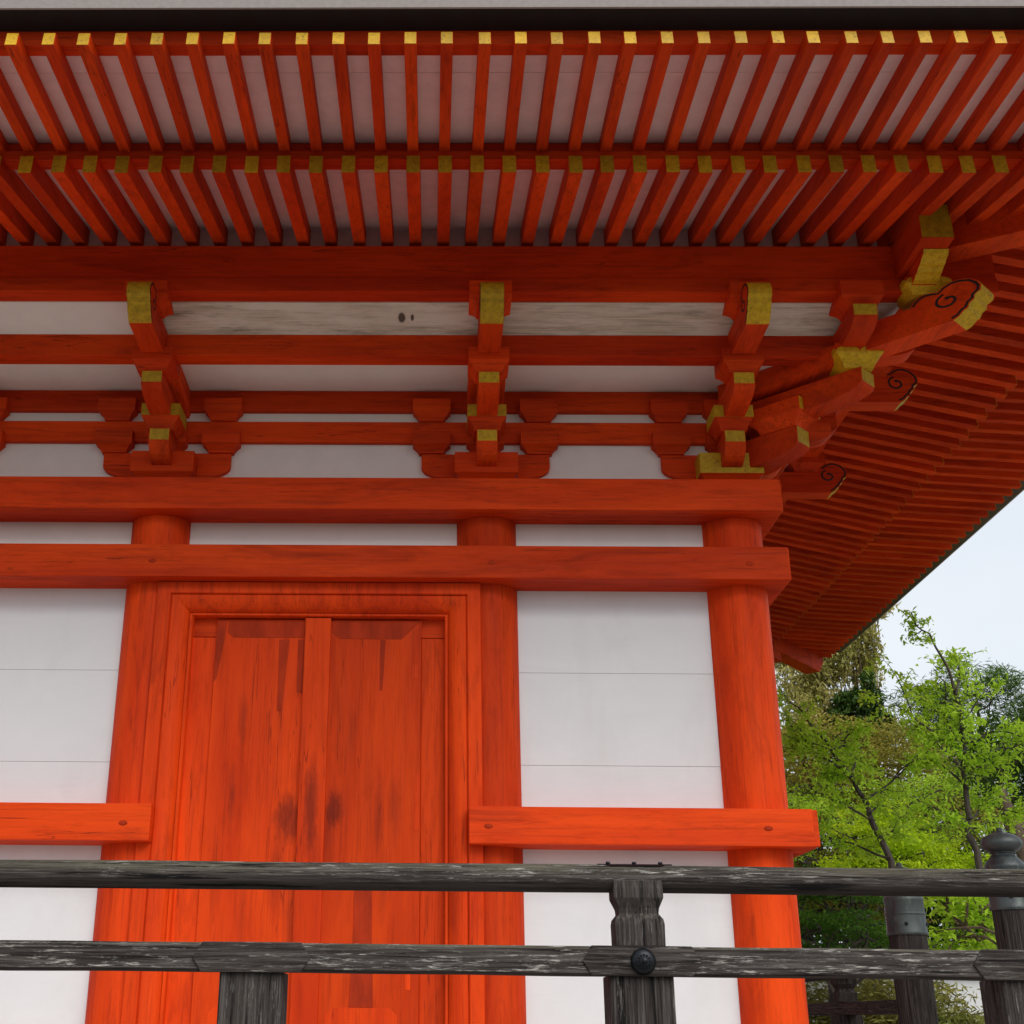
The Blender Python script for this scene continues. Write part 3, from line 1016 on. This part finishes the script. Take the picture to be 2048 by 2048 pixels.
# ------------------------------------------------------------------ railing at the right side, with bronze capped posts
SFN = thing('side_railing', 'dark wooden railing with bronze onion-capped round posts at the right of the pagoda', 'railing', (3.75, .2, FLOOR))
def capped_post(x, y, r, zc, zs, zt):
    pst = build('post', MB().lathe([(r, FLOOR + .008), (r * .985, zc + .004)], x, y, 40), OWZD, SFN, smooth=True)
    R = r * 1.045
    hh = zs - zc
    pr = [(R * .6, zc - .002), (R, zc), (R * 1.03, zc + .006), (R * 1.03, zc + .018), (R, zc + .023), (R * .99, zc + hh * .50), (R * 1.015, zc + hh * .515), (R * 1.025, zc + hh * .54),
          (R * 1.015, zc + hh * .565), (R * .985, zc + hh * .58), (R * .975, zs - .035), (R * 1.0, zs - .028), (R * 1.0, zs - .016), (R * .97, zs - .010), (R * .90, zs + .006), (R * .72, zs + .025), (R * .60, zs + .040)]
    H = zt - zs - .04
    kn = [(.56, 0), (.56, .05), (.64, .07), (.62, .11), (.78, .16), (.96, .27), (1.03, .38), (1.02, .48), (.92, .60), (.72, .70), (.46, .775), (.24, .82), (.15, .87), (.155, .93), (.10, .985), (.02, 1.0)]
    pr += [(R * a, zs + .041 + H * b) for a, b in kn]
    cp = build('bronze_cap', MB().lathe(pr, x, y, 48), BRONZE, pst, smooth=True)
    for an in (-1.9, -.5):
        q = Vector((math.cos(an), math.sin(an), 0))
        s_ = q.orthogonal().normalized()
        u_ = Vector((0, 0, 1))
        s_ = u_.cross(q)
        cc = Vector((x, y, zc + hh * .27)) + q * R * .99
        build('rivet', MB().rings([[tuple(cc + q * h + (s_ * math.cos(i * math.pi / 5) + u_ * math.sin(i * math.pi / 5)) * rr) for i in range(10)] for rr, h in ((.011, -.004), (.011, .004), (.006, .009))]), IRON, pst, smooth=True)
capped_post(3.915, -.60, .103, .592, .845, 1.040)
capped_post(3.615, .21, .112, .506, .735, .935)
build('top_rail', MB().tube([(3.62, .3, .345), (3.62, 3, .345), (3.62, 7.5, .345)], .045, 20), OWY, SFN, smooth=True)
build('middle_rail', MB().box(3.57, 3.66, .30, 7.5, .062, .146), OWY, SFN, .005)
build('bottom_rail', MB().box(3.57, 3.66, .30, 7.5, -.56, -.46), OWY, SFN, .005)
for y in (1.60, 3.05, 4.5, 5.95, 7.4):
    hp = MB().box(3.535, 3.70, y - .083, y + .083, FLOOR + .008, .0615)
    build('post', hp, OWZD, SFN, .005)
    def sq2(h, z, y=y):
        return [(3.617 - h, y - h, z), (3.617 + h, y - h, z), (3.617 + h, y + h, z), (3.617 - h, y + h, z)]
    build('post_head', MB().rings([sq2(.066, .1465), sq2(.067, .205), sq2(.052, .222), sq2(.052, .232), sq2(.068, .262), sq2(.068, .305)], True), OWZD, SFN, .003)
for z0, z1 in ((.405, .478), (.10, .175), (-.56, -.46)):
    build('outer_rail', MB().box(3.99, 7.2, -.645, -.565, z0, z1), OWX, SFN, .006)
for x in (5.2, 6.4):
    build('post', MB().box(x - .07, x + .07, -.67, -.54, FLOOR + .008, .4045), OWZD, SFN, .005)

# ------------------------------------------------------------------ trees and shrubs
def leaves_mesh(centres, normals_up, size, aspect, rng, droop=.3, fold=.18):
    """one folded diamond (two triangles sharing a rib) per leaf"""
    n = len(centres)
    c = np.asarray(centres)
    az = rng.uniform(0, 2 * np.pi, n)
    el = rng.normal(-droop, .45, n)
    ax = np.stack([np.cos(az) * np.cos(el), np.sin(az) * np.cos(el), np.sin(el)], 1)
    upv = np.array([0, 0, 1.0]) * normals_up + rng.normal(0, .55, (n, 3))
    sd_ = np.cross(ax, upv)
    sd_ /= np.linalg.norm(sd_, axis=1)[:, None] + 1e-9
    nn = np.cross(sd_, ax)
    L = size * rng.uniform(.65, 1.3, n)[:, None]
    W = L * aspect
    p0 = c - ax * L * .5
    p1 = c + sd_ * W * .5 + nn * W * fold - ax * L * .05
    p2 = c + ax * L * .5 - nn * L * .08
    p3 = c - sd_ * W * .5 + nn * W * fold - ax * L * .05
    return np.stack([p0, p1, p2, p3], 1).reshape(-1, 3)
def leaf_object(name, V, mat, parent, label=None):
    n = len(V) // 4
    org = V.mean(0)
    me = bpy.data.meshes.new(name)
    me.vertices.add(len(V))
    me.vertices.foreach_set('co', (V - org).astype(np.float32).ravel())
    idx = np.arange(n) * 4
    loops = np.stack([idx, idx + 1, idx + 2, idx, idx + 2, idx + 3], 1).ravel()
    me.loops.add(len(loops))
    me.loops.foreach_set('vertex_index', loops.astype(np.int32))
    me.polygons.add(2 * n)
    me.polygons.foreach_set('loop_start', (np.arange(2 * n) * 3).astype(np.int32))
    me.polygons.foreach_set('loop_total', np.full(2 * n, 3, np.int32))
    me.update(calc_edges=True)
    me.materials.append(mat)
    o = bpy.data.objects.new(name, me)
    COL.objects.link(o)
    wz = Vector(org) + Vector((0, 0, ZC))
    WL[o.name] = wz
    o.parent = parent
    o.location = wz - WL[parent.name]
    return o
def cloud(rng, c, r, n, shell=.55):
    """points spread through an uneven ellipsoid"""
    p = rng.normal(0, 1, (n, 3))
    p /= np.linalg.norm(p, axis=1)[:, None]
    rad = rng.uniform(shell ** 3, 1, n) ** (1 / 3)
    ph = rng.uniform(0, 6.28, 6)
    wob = 1 + .22 * np.sin(3 * p[:, 0] + ph[0]) * np.sin(4 * p[:, 1] + ph[1]) + .18 * np.sin(6 * p[:, 2] + 5 * p[:, 0] + ph[2])
    return np.array(c) + p * (rad * wob)[:, None] * np.array(r)
def sprigs(rng, pts, k, spread, hang):
    """leaves gathered in little sprays round twig points"""
    p = np.repeat(np.asarray(pts), k, 0)
    d = rng.normal(0, spread, p.shape)
    d[:, 2] = d[:, 2] * .55 - hang * rng.uniform(0, 1, len(p))
    return p + d

def wiggle(p0, p1, n, amp, rng, sag=0.0):
    p0, p1 = np.array(p0, float), np.array(p1, float)
    out_ = []
    a = rng.normal(0, amp, 3)
    b = rng.normal(0, amp, 3)
    for i in range(n + 1):
        t = i / n
        out_.append(p0 + (p1 - p0) * t + a * math.sin(t * math.pi) + b * math.sin(t * 2 * math.pi) * .6 + np.array([0, 0, -sag * t * t]))
    return out_

def smooth_path(pts, rng, n=5, amp=.015):
    out_ = []
    for i in range(len(pts) - 1):
        seg = wiggle(pts[i], pts[i + 1], n, amp, rng)
        out_ += seg if i == 0 else seg[1:]
    return out_
def airy_tree(name, label, trunk, r0, branches, mat, barkm, seed, leaf_size, aspect=.42, per=3, twig=2, tl=.26, thin=.75):
    """young tree: trunk and branch paths, fine twigs along them, and drooping leaves along the twigs"""
    rng = np.random.default_rng(seed)
    T_ = thing(name, label, 'tree', (trunk[0][0], trunk[0][1], FLOOR))
    mb = MB()
    path = smooth_path(trunk, rng)
    n = len(path)
    rad = [max(.006, r0 * (1 - .90 * i / (n - 1))) for i in range(n)]
    mb.tube(path, rad, 9)
    lines = [(path[int(n * .5):int(n * .8)], .6), (path[int(n * .78):], 1.3)]
    for b in branches:
        b = [np.array(p, float) for p in b]
        dep = rng.normal(0, .22)
        for k in range(1, len(b)):
            b[k] = b[k] + np.array([0, dep * k, 0])
        ln = smooth_path(b, rng, 5, .02)
        m = len(ln)
        mb.tube(ln, [max(.004, r0 * .34 * (1 - .85 * k / m)) for k in range(m)], 6)
        lines.append((ln, 1))
        # a shorter shoot leaving to the front or the back of each branch
        k = int(m * rng.uniform(.3, .6))
        d = (ln[-1] - ln[0]) * .45
        d[1] += rng.choice([-1, 1]) * np.linalg.norm(d) * .9
        d[2] += .08
        l2 = wiggle(ln[k], ln[k] + d, 7, .03, rng)
        mb.tube(l2, [.008, .007, .0065, .006, .005, .004, .0035, .002], 5)
        lines.append((l2, .8))
    pts = []
    for ln, dens in lines:
        m = len(ln)
        for k in range(1, m):
            for q in range(twig):
                if rng.uniform() > dens * thin:
                    continue
                d = rng.normal(0, 1, 3)
                d[2] = d[2] * .5 + .1
                d = d / np.linalg.norm(d) * tl * rng.uniform(.35, 1.0)
                tp = wiggle(ln[k], ln[k] + d, 4, .012, rng)
                mb.tube(tp, [.0042, .0038, .003, .0025, .0015], 4)
                for t_ in tp[1:]:
                    for u in range(per):
                        o_ = rng.normal(0, leaf_size * .42, 3)
                        o_[2] -= leaf_size * rng.uniform(.1, .6)
                        pts.append(t_ + o_)
    build('trunk', mb, barkm, T_, smooth=True)
    leaf_object('crown', leaves_mesh(np.array(pts), 1.0, leaf_size, aspect, rng, .45), mat, T_)
    return T_

def mass_tree(name, label, base, trunk_top, r0, clumps, nleaf, leaf_size, aspect, mat, barkm, seed, droop=.25, cat='tree', shell=.5, group=None, upn=1.0, sub=7, flat=.55):
    """broad crown: trunk and limbs reaching into many uneven clumps of leaves"""
    rng = np.random.default_rng(seed)
    T_ = thing(name, label, cat, (base[0], base[1], base[2]), group)
    mb = MB()
    tp = wiggle(base, trunk_top, 8, .08, rng)
    mb.tube(tp, [r0 * (1 - .55 * i / 8) for i in range(9)], 12)
    pts = []
    vol = [r[0] * r[1] + r[0] * r[2] for _, r in clumps]
    for (c, r), v in zip(clumps, vol):
        k = int(rng.integers(4, 8))
        ln = wiggle(tp[k], c, 8, .12, rng)
        mb.tube(ln, [max(.01, r0 * .38 * (1 - .8 * i / 8)) for i in range(9)], 7)
        m = int(nleaf * v / sum(vol))
        subs = cloud(rng, c, r, sub, .35)
        for sc in subs:
            tw = wiggle(ln[int(rng.integers(4, 9))], sc, 5, .06, rng)
            mb.tube(tw, [.018, .015, .012, .009, .006, .004], 5)
            pts.append(cloud(rng, sc, np.array(r) * np.array([.55, .55, flat]), int(m / sub * .8), shell))
        pts.append(cloud(rng, c, r, int(m * .2), .2))
    build('trunk', mb, barkm, T_, smooth=True)
    leaf_object('crown', leaves_mesh(np.concatenate(pts), upn, leaf_size, aspect, rng, droop), mat, T_)
    return T_

L_SPRING = leaf('spring_green_leaf', (.44, .68, .04), (.58, .76, .08), (.34, .58, .03), .5)
L_LIME = leaf('lime_maple_leaf', (.50, .68, .02), (.62, .72, .03), (.40, .60, .02))
L_OLIVE = leaf('olive_ochre_leaf', (.31, .27, .045), (.40, .33, .06), (.20, .22, .03), .35)
L_BAMBOO = leaf('bamboo_leaf', (.42, .37, .11), (.52, .45, .15), (.27, .27, .06), .3)
L_DARK = leaf('dark_evergreen_leaf', (.040, .085, .014), (.070, .125, .020), (.025, .055, .010), .15)
L_PINE = leaf('pine_needle', (.070, .150, .020), (.115, .200, .030), (.04, .095, .014), .15)
L_DEEP = leaf('deep_green_maple_leaf', (.08, .20, .02), (.14, .28, .025), (.05, .14, .015), .35)
L_GRASS = leaf('bamboo_grass_leaf', (.26, .24, .06), (.34, .32, .08), (.12, .17, .03), .3)

# young trees standing nearest
CH = [[(6.03, 4.92, 2.36), (5.77, 5.0, 2.76), (5.44, 5.08, 3.02), (5.03, 4.92, 3.1)], [(5.99, 4.92, 1.87), (5.75, 5.0, 1.95), (5.51, 5.08, 2.07)], [(6.09, 4.92, 2.65), (6.39, 5.0, 2.72), (6.72, 5.08, 2.49)],
      [(6.02, 4.92, 1.91), (6.3, 5.0, 2.09), (6.68, 5.08, 2.35)], [(6.11, 4.92, 2.8), (6.37, 5.0, 3.06), (6.74, 5.08, 3.34)], [(6.12, 4.92, 2.94), (5.97, 5.0, 3.16), (5.68, 5.08, 3.3)], [(6.08, 4.92, 3.14), (6.27, 5.0, 3.45), (6.42, 5.08, 3.75)],
      [(6.04, 4.92, 2.41), (6.3, 5.0, 2.42), (6.69, 5.08, 2.83)], [(6.07, 4.92, 2.55), (5.99, 5.0, 2.96), (5.84, 5.08, 3.08)], [(6.03, 4.92, 1.8), (6.31, 5.0, 1.88), (6.59, 5.08, 1.96)], [(6.1, 5, 2.5), (6.6, 5.1, 2.62), (7.2, 5.2, 2.9)], [(6.1, 5, 2.2), (5.85, 5, 2.45), (5.6, 5, 2.5)],
      [(6.1, 5, 2.75), (6.25, 5, 2.95), (6.5, 5, 3.05)], [(6.1, 5, 2.6), (5.95, 5, 2.75), (5.75, 5, 2.95)]]
airy_tree('cherry_tree', 'slender cherry tree with thin upright trunk and long shoot rising into the sky', [(6.08, 5.0, FLOOR), (6.05, 4.92, 1.51), (6.06, 5.0, 1.92), (6.1, 5.08, 2.44), (6.13, 5.0, 2.94), (6.08, 5.0, 3.39), (5.95, 5.05, 3.82), (5.75, 4.95, 4.02)], .040, CH, L_SPRING, BARKD, 3, .066, thin=.68, per=4, tl=.26)
SP = [[(5.21, 4.92, 1.52), (4.97, 5.0, 1.71), (4.56, 5.08, 1.92)], [(5.07, 4.92, 1.95), (5.35, 5.0, 2.13), (5.72, 5.08, 2.19)], [(4.93, 4.92, 2.26), (4.65, 5.0, 2.53), (4.41, 5.08, 2.77)], [(5.01, 4.92, 2.07), (5.38, 5.0, 2.32), (5.64, 5.08, 2.51)],
      [(4.93, 4.92, 2.26), (5.12, 5.0, 2.56), (5.34, 5.08, 2.6)], [(4.76, 4.92, 2.57), (4.55, 5.0, 2.65), (4.39, 5.08, 2.6)], [(4.76, 4.92, 2.57), (4.99, 5.0, 2.76), (5.15, 5.08, 2.82)], [(5.08, 4.92, 1.88), (4.72, 5.0, 2.08), (4.42, 5.08, 2.18)],
      [(5.13, 4.92, 1.72), (5.41, 5.0, 1.83), (5.63, 5.08, 1.91)], [(4.86, 4.92, 2.4), (4.82, 5.0, 2.32), (4.52, 5.08, 2.18)]]
airy_tree('sapling', 'young leaning tree with dark slanting trunk beside the vermilion corner column', [(5.28, 5.1, FLOOR), (5.22, 4.95, 1.48), (5.07, 5.0, 2.01), (4.98, 5.05, 2.28), (4.76, 4.95, 2.57), (4.57, 5.0, 2.88), (4.36, 5.08, 3.20)], .040, SP, L_SPRING, BARKD, 8, .066, tl=.28, per=4, thin=.78)
# broad olive maple behind them
mass_tree('maple_tree', 'broad olive-yellow maple with layered crown behind the thin cherry tree', (6.9, 11, FLOOR), (6.8, 11, 2.4), .16,
          [((6.9, 11, 3.85), (1.1, 1.0, .34)), ((7.6, 11, 3.55), (1.0, 1.0, .40)), ((6.1, 10.8, 3.4), (.95, 1, .42)), ((5.4, 11, 2.9), (.8, .9, .45)), ((6.6, 10.6, 2.7), (1.0, .9, .40)), ((8.2, 11, 2.8), (.9, .9, .40)),
           ((5.6, 10.8, 2.1), (.9, .8, .40)), ((7.3, 10.8, 2.1), (.9, .8, .38)), ((6.0, 11, 3.95), (.55, .7, .28)), ((5.2, 11, 3.5), (.6, .7, .42)), ((6.3, 10.6, 1.5), (1, .8, .4))], 42000, .060, .5, L_OLIVE, BARKD, 21, .1, flat=.35, sub=9)
mass_tree('bamboo_clump', 'tall straw-green bamboo clump with feathery drooping foliage against the sky', (9.2, 18, .0), (9.3, 18, 5.0), .10,
          [((9.1, 18, 7.35), (.60, .7, .7)), ((9.7, 18, 7.35), (.34, .5, .55)), ((8.9, 18, 6.5), (.65, .6, .5)), ((9.75, 18, 6.75), (.26, .5, .45)), ((9.4, 18, 8.0), (.45, .5, .45)), ((10.1, 18, 8.15), (.42, .4, .22)), ((8.4, 18, 6.8), (.6, .6, .6)), ((8.3, 18, 5.8), (.6, .6, .6)), ((9.0, 18, 5.7), (.35, .5, .4))], 17000, .12, .30, L_BAMBOO, BARKB, 5, .7, upn=.4)
mass_tree('cedar_tree', 'dark evergreen standing in the shade beside the bamboo clump', (9.1, 17.2, .0), (9.2, 17.2, 5.0), .14,
          [((9.35, 17.2, 6.15), (.24, .4, .32)), ((9.15, 17.2, 5.8), (.42, .4, .32)), ((9.45, 17.2, 5.75), (.30, .4, .35)), ((9.3, 17.2, 5.2), (.7, .5, .5))], 6000, .13, .35, L_DARK, BARKD, 6, .5)
mass_tree('pine_tree', 'dark green pine with dense needle clumps rising at the right edge', (10.1, 14, FLOOR + .3), (10.1, 14, 4.3), .17,
          [((9.6, 14, 5.25), (.70, .7, .42)), ((10.2, 14, 5.5), (.60, .7, .38)), ((10.9, 14, 5.0), (.8, .7, .45)), ((9.3, 14, 4.75), (.55, .6, .35)), ((9.6, 14, 4.3), (.8, .7, .42)), ((10.7, 14, 4.3), (.9, .7, .45)), ((9.4, 14, 3.6), (.7, .7, .4)), ((10.5, 14, 3.5), (1, .7, .45)), ((11.5, 14, 4.4), (.8, .7, .5)), ((11.4, 14, 3.4), (.9, .7, .5)),
           ((10.2, 14, 2.7), (1.1, .7, .4))], 30000, .15, .10, L_PINE, BARKB, 7, -.3, upn=.2)
mass_tree('evergreen_oak', 'dense dark evergreen filling the gaps behind the olive maple', (7.6, 15, FLOOR + .3), (7.6, 15, 2.6), .2,
          [((6.3, 15, 3.6), (1.3, .8, 1.1)), ((7.9, 15, 3.4), (1.4, .8, 1.0)), ((9.3, 15, 2.8), (1.3, .8, 1.0)), ((6.4, 15, 1.8), (1.4, .8, 1.0)), ((8.2, 15, 1.6), (1.6, .8, 1.0)), ((10.2, 15, 1.7), (1.5, .8, 1.0))], 26000, .13, .45, L_DARK, BARKD, 9, .2)
mass_tree('lime_maple', 'bright yellow-green maple low behind the railing, left of the bronze cap', (6.6, 8.6, FLOOR), (6.6, 8.6, 1.3), .07,
          [((6.35, 8.6, 2.2), (.55, .6, .20)), ((6.9, 8.6, 2.0), (.60, .6, .20)), ((6.1, 8.5, 1.8), (.5, .6, .2)), ((6.7, 8.4, 1.65), (.6, .6, .18)), ((7.3, 8.6, 1.7), (.4, .5, .18)), ((6.5, 8.6, 2.5), (.35, .4, .15))], 15000, .055, .45, L_LIME, BARKD, 11, .15, flat=.4, sub=9)
mass_tree('young_maple', 'fresh green young maple with airy spreading crown in front of the olive-yellow maple', (6.2, 9.6, FLOOR), (6.2, 9.6, 1.8), .07,
          [((5.6, 9.6, 2.75), (.55, .6, .22)), ((6.3, 9.5, 2.55), (.6, .6, .22)), ((6.9, 9.6, 2.85), (.6, .6, .22)), ((7.4, 9.6, 2.4), (.6, .6, .2)), ((5.3, 9.5, 2.1), (.5, .5, .2)), ((6.7, 9.4, 2.15), (.6, .6, .2)), ((7.7, 9.6, 3.0), (.5, .5, .2)), ((7.8, 9.6, 1.9), (.5, .5, .2))], 7500, .058, .45, L_SPRING, BARKD, 31, .2, flat=.4, sub=9)
mass_tree('green_maple', 'deep green maple with fine leaves in the shade beside the corner column', (5.0, 6.6, FLOOR), (5.05, 6.6, .7), .07,
          [((4.75, 6.6, 1.4), (.55, .5, .16)), ((5.3, 6.6, 1.35), (.6, .5, .16)), ((4.7, 6.4, 1.05), (.5, .5, .15)), ((5.35, 6.6, 1.0), (.55, .5, .16)), ((5.0, 6.6, .7), (.7, .5, .16)), ((5.7, 6.6, .75), (.4, .4, .15))], 15000, .045, .42, L_DEEP, BARKD, 12, .2, flat=.4, sub=9)
mass_tree('leafy_bush', 'small bush with pale fresh leaves between the two bronze capped posts', (5.7, 4.2, FLOOR), (5.7, 4.2, .5), .04,
          [((5.35, 4.2, 1.05), (.30, .3, .16)), ((5.75, 4.2, .95), (.35, .3, .15)), ((6.1, 4.2, .85), (.30, .3, .14)), ((5.5, 4.2, .70), (.35, .3, .13)), ((6.2, 4.3, 1.2), (.25, .3, .12))], 2600, .075, .45, L_SPRING, BARKB, 13, .3, cat='bush', flat=.5)
mass_tree('holly_tree', 'dark glossy tree with thick brown trunk at the right, behind the onion-capped post', (7.75, 8, FLOOR), (7.70, 8, 2.75), .15,
          [((8.0, 8.2, 3.3), (.9, .6, .5)), ((8.6, 8.2, 2.7), (.8, .6, .6)), ((8.8, 8.3, 1.8), (.8, .6, .7)), ((7.6, 8.4, 1.2), (.7, .4, .4))], 9000, .085, .45, L_DARK, BARKB, 14, .3)
mass_tree('grass_hedge', 'straw-green bamboo grass hedge low behind the side railing', (5.6, 7.4, FLOOR), (5.6, 7.4, -.2), .05,
          [((4.6, 7.4, .12), (.7, .4, .46)), ((5.4, 7.4, .12), (.7, .4, .44)), ((6.2, 7.4, .10), (.75, .4, .46)), ((7.2, 7.3, -.22), (.9, .4, .36)), ((8.6, 7.5, .1), (.7, .4, .45)), ((5, 7.2, -.35), (.8, .4, .4)), ((6.3, 7.2, -.35), (.8, .4, .4))], 26000, .10, .22, L_GRASS, BARKB, 15, .2, cat='hedge', upn=.3)
GW = thing('garden_wall', 'pale plastered garden wall far behind the railing posts', 'wall', (9, 12.5, FLOOR + .2))
build('plaster', MB().box(5.0, 15, 12.5, 12.7, FLOOR, .72), WHITE, GW, .01)
build('coping', MB().prism([(12.38, .722), (12.82, .722), (12.62, .86), (12.58, .86)], 4.95, 15.05, lambda w_, p, z: (w_, p, z)), BARK, GW, 0)
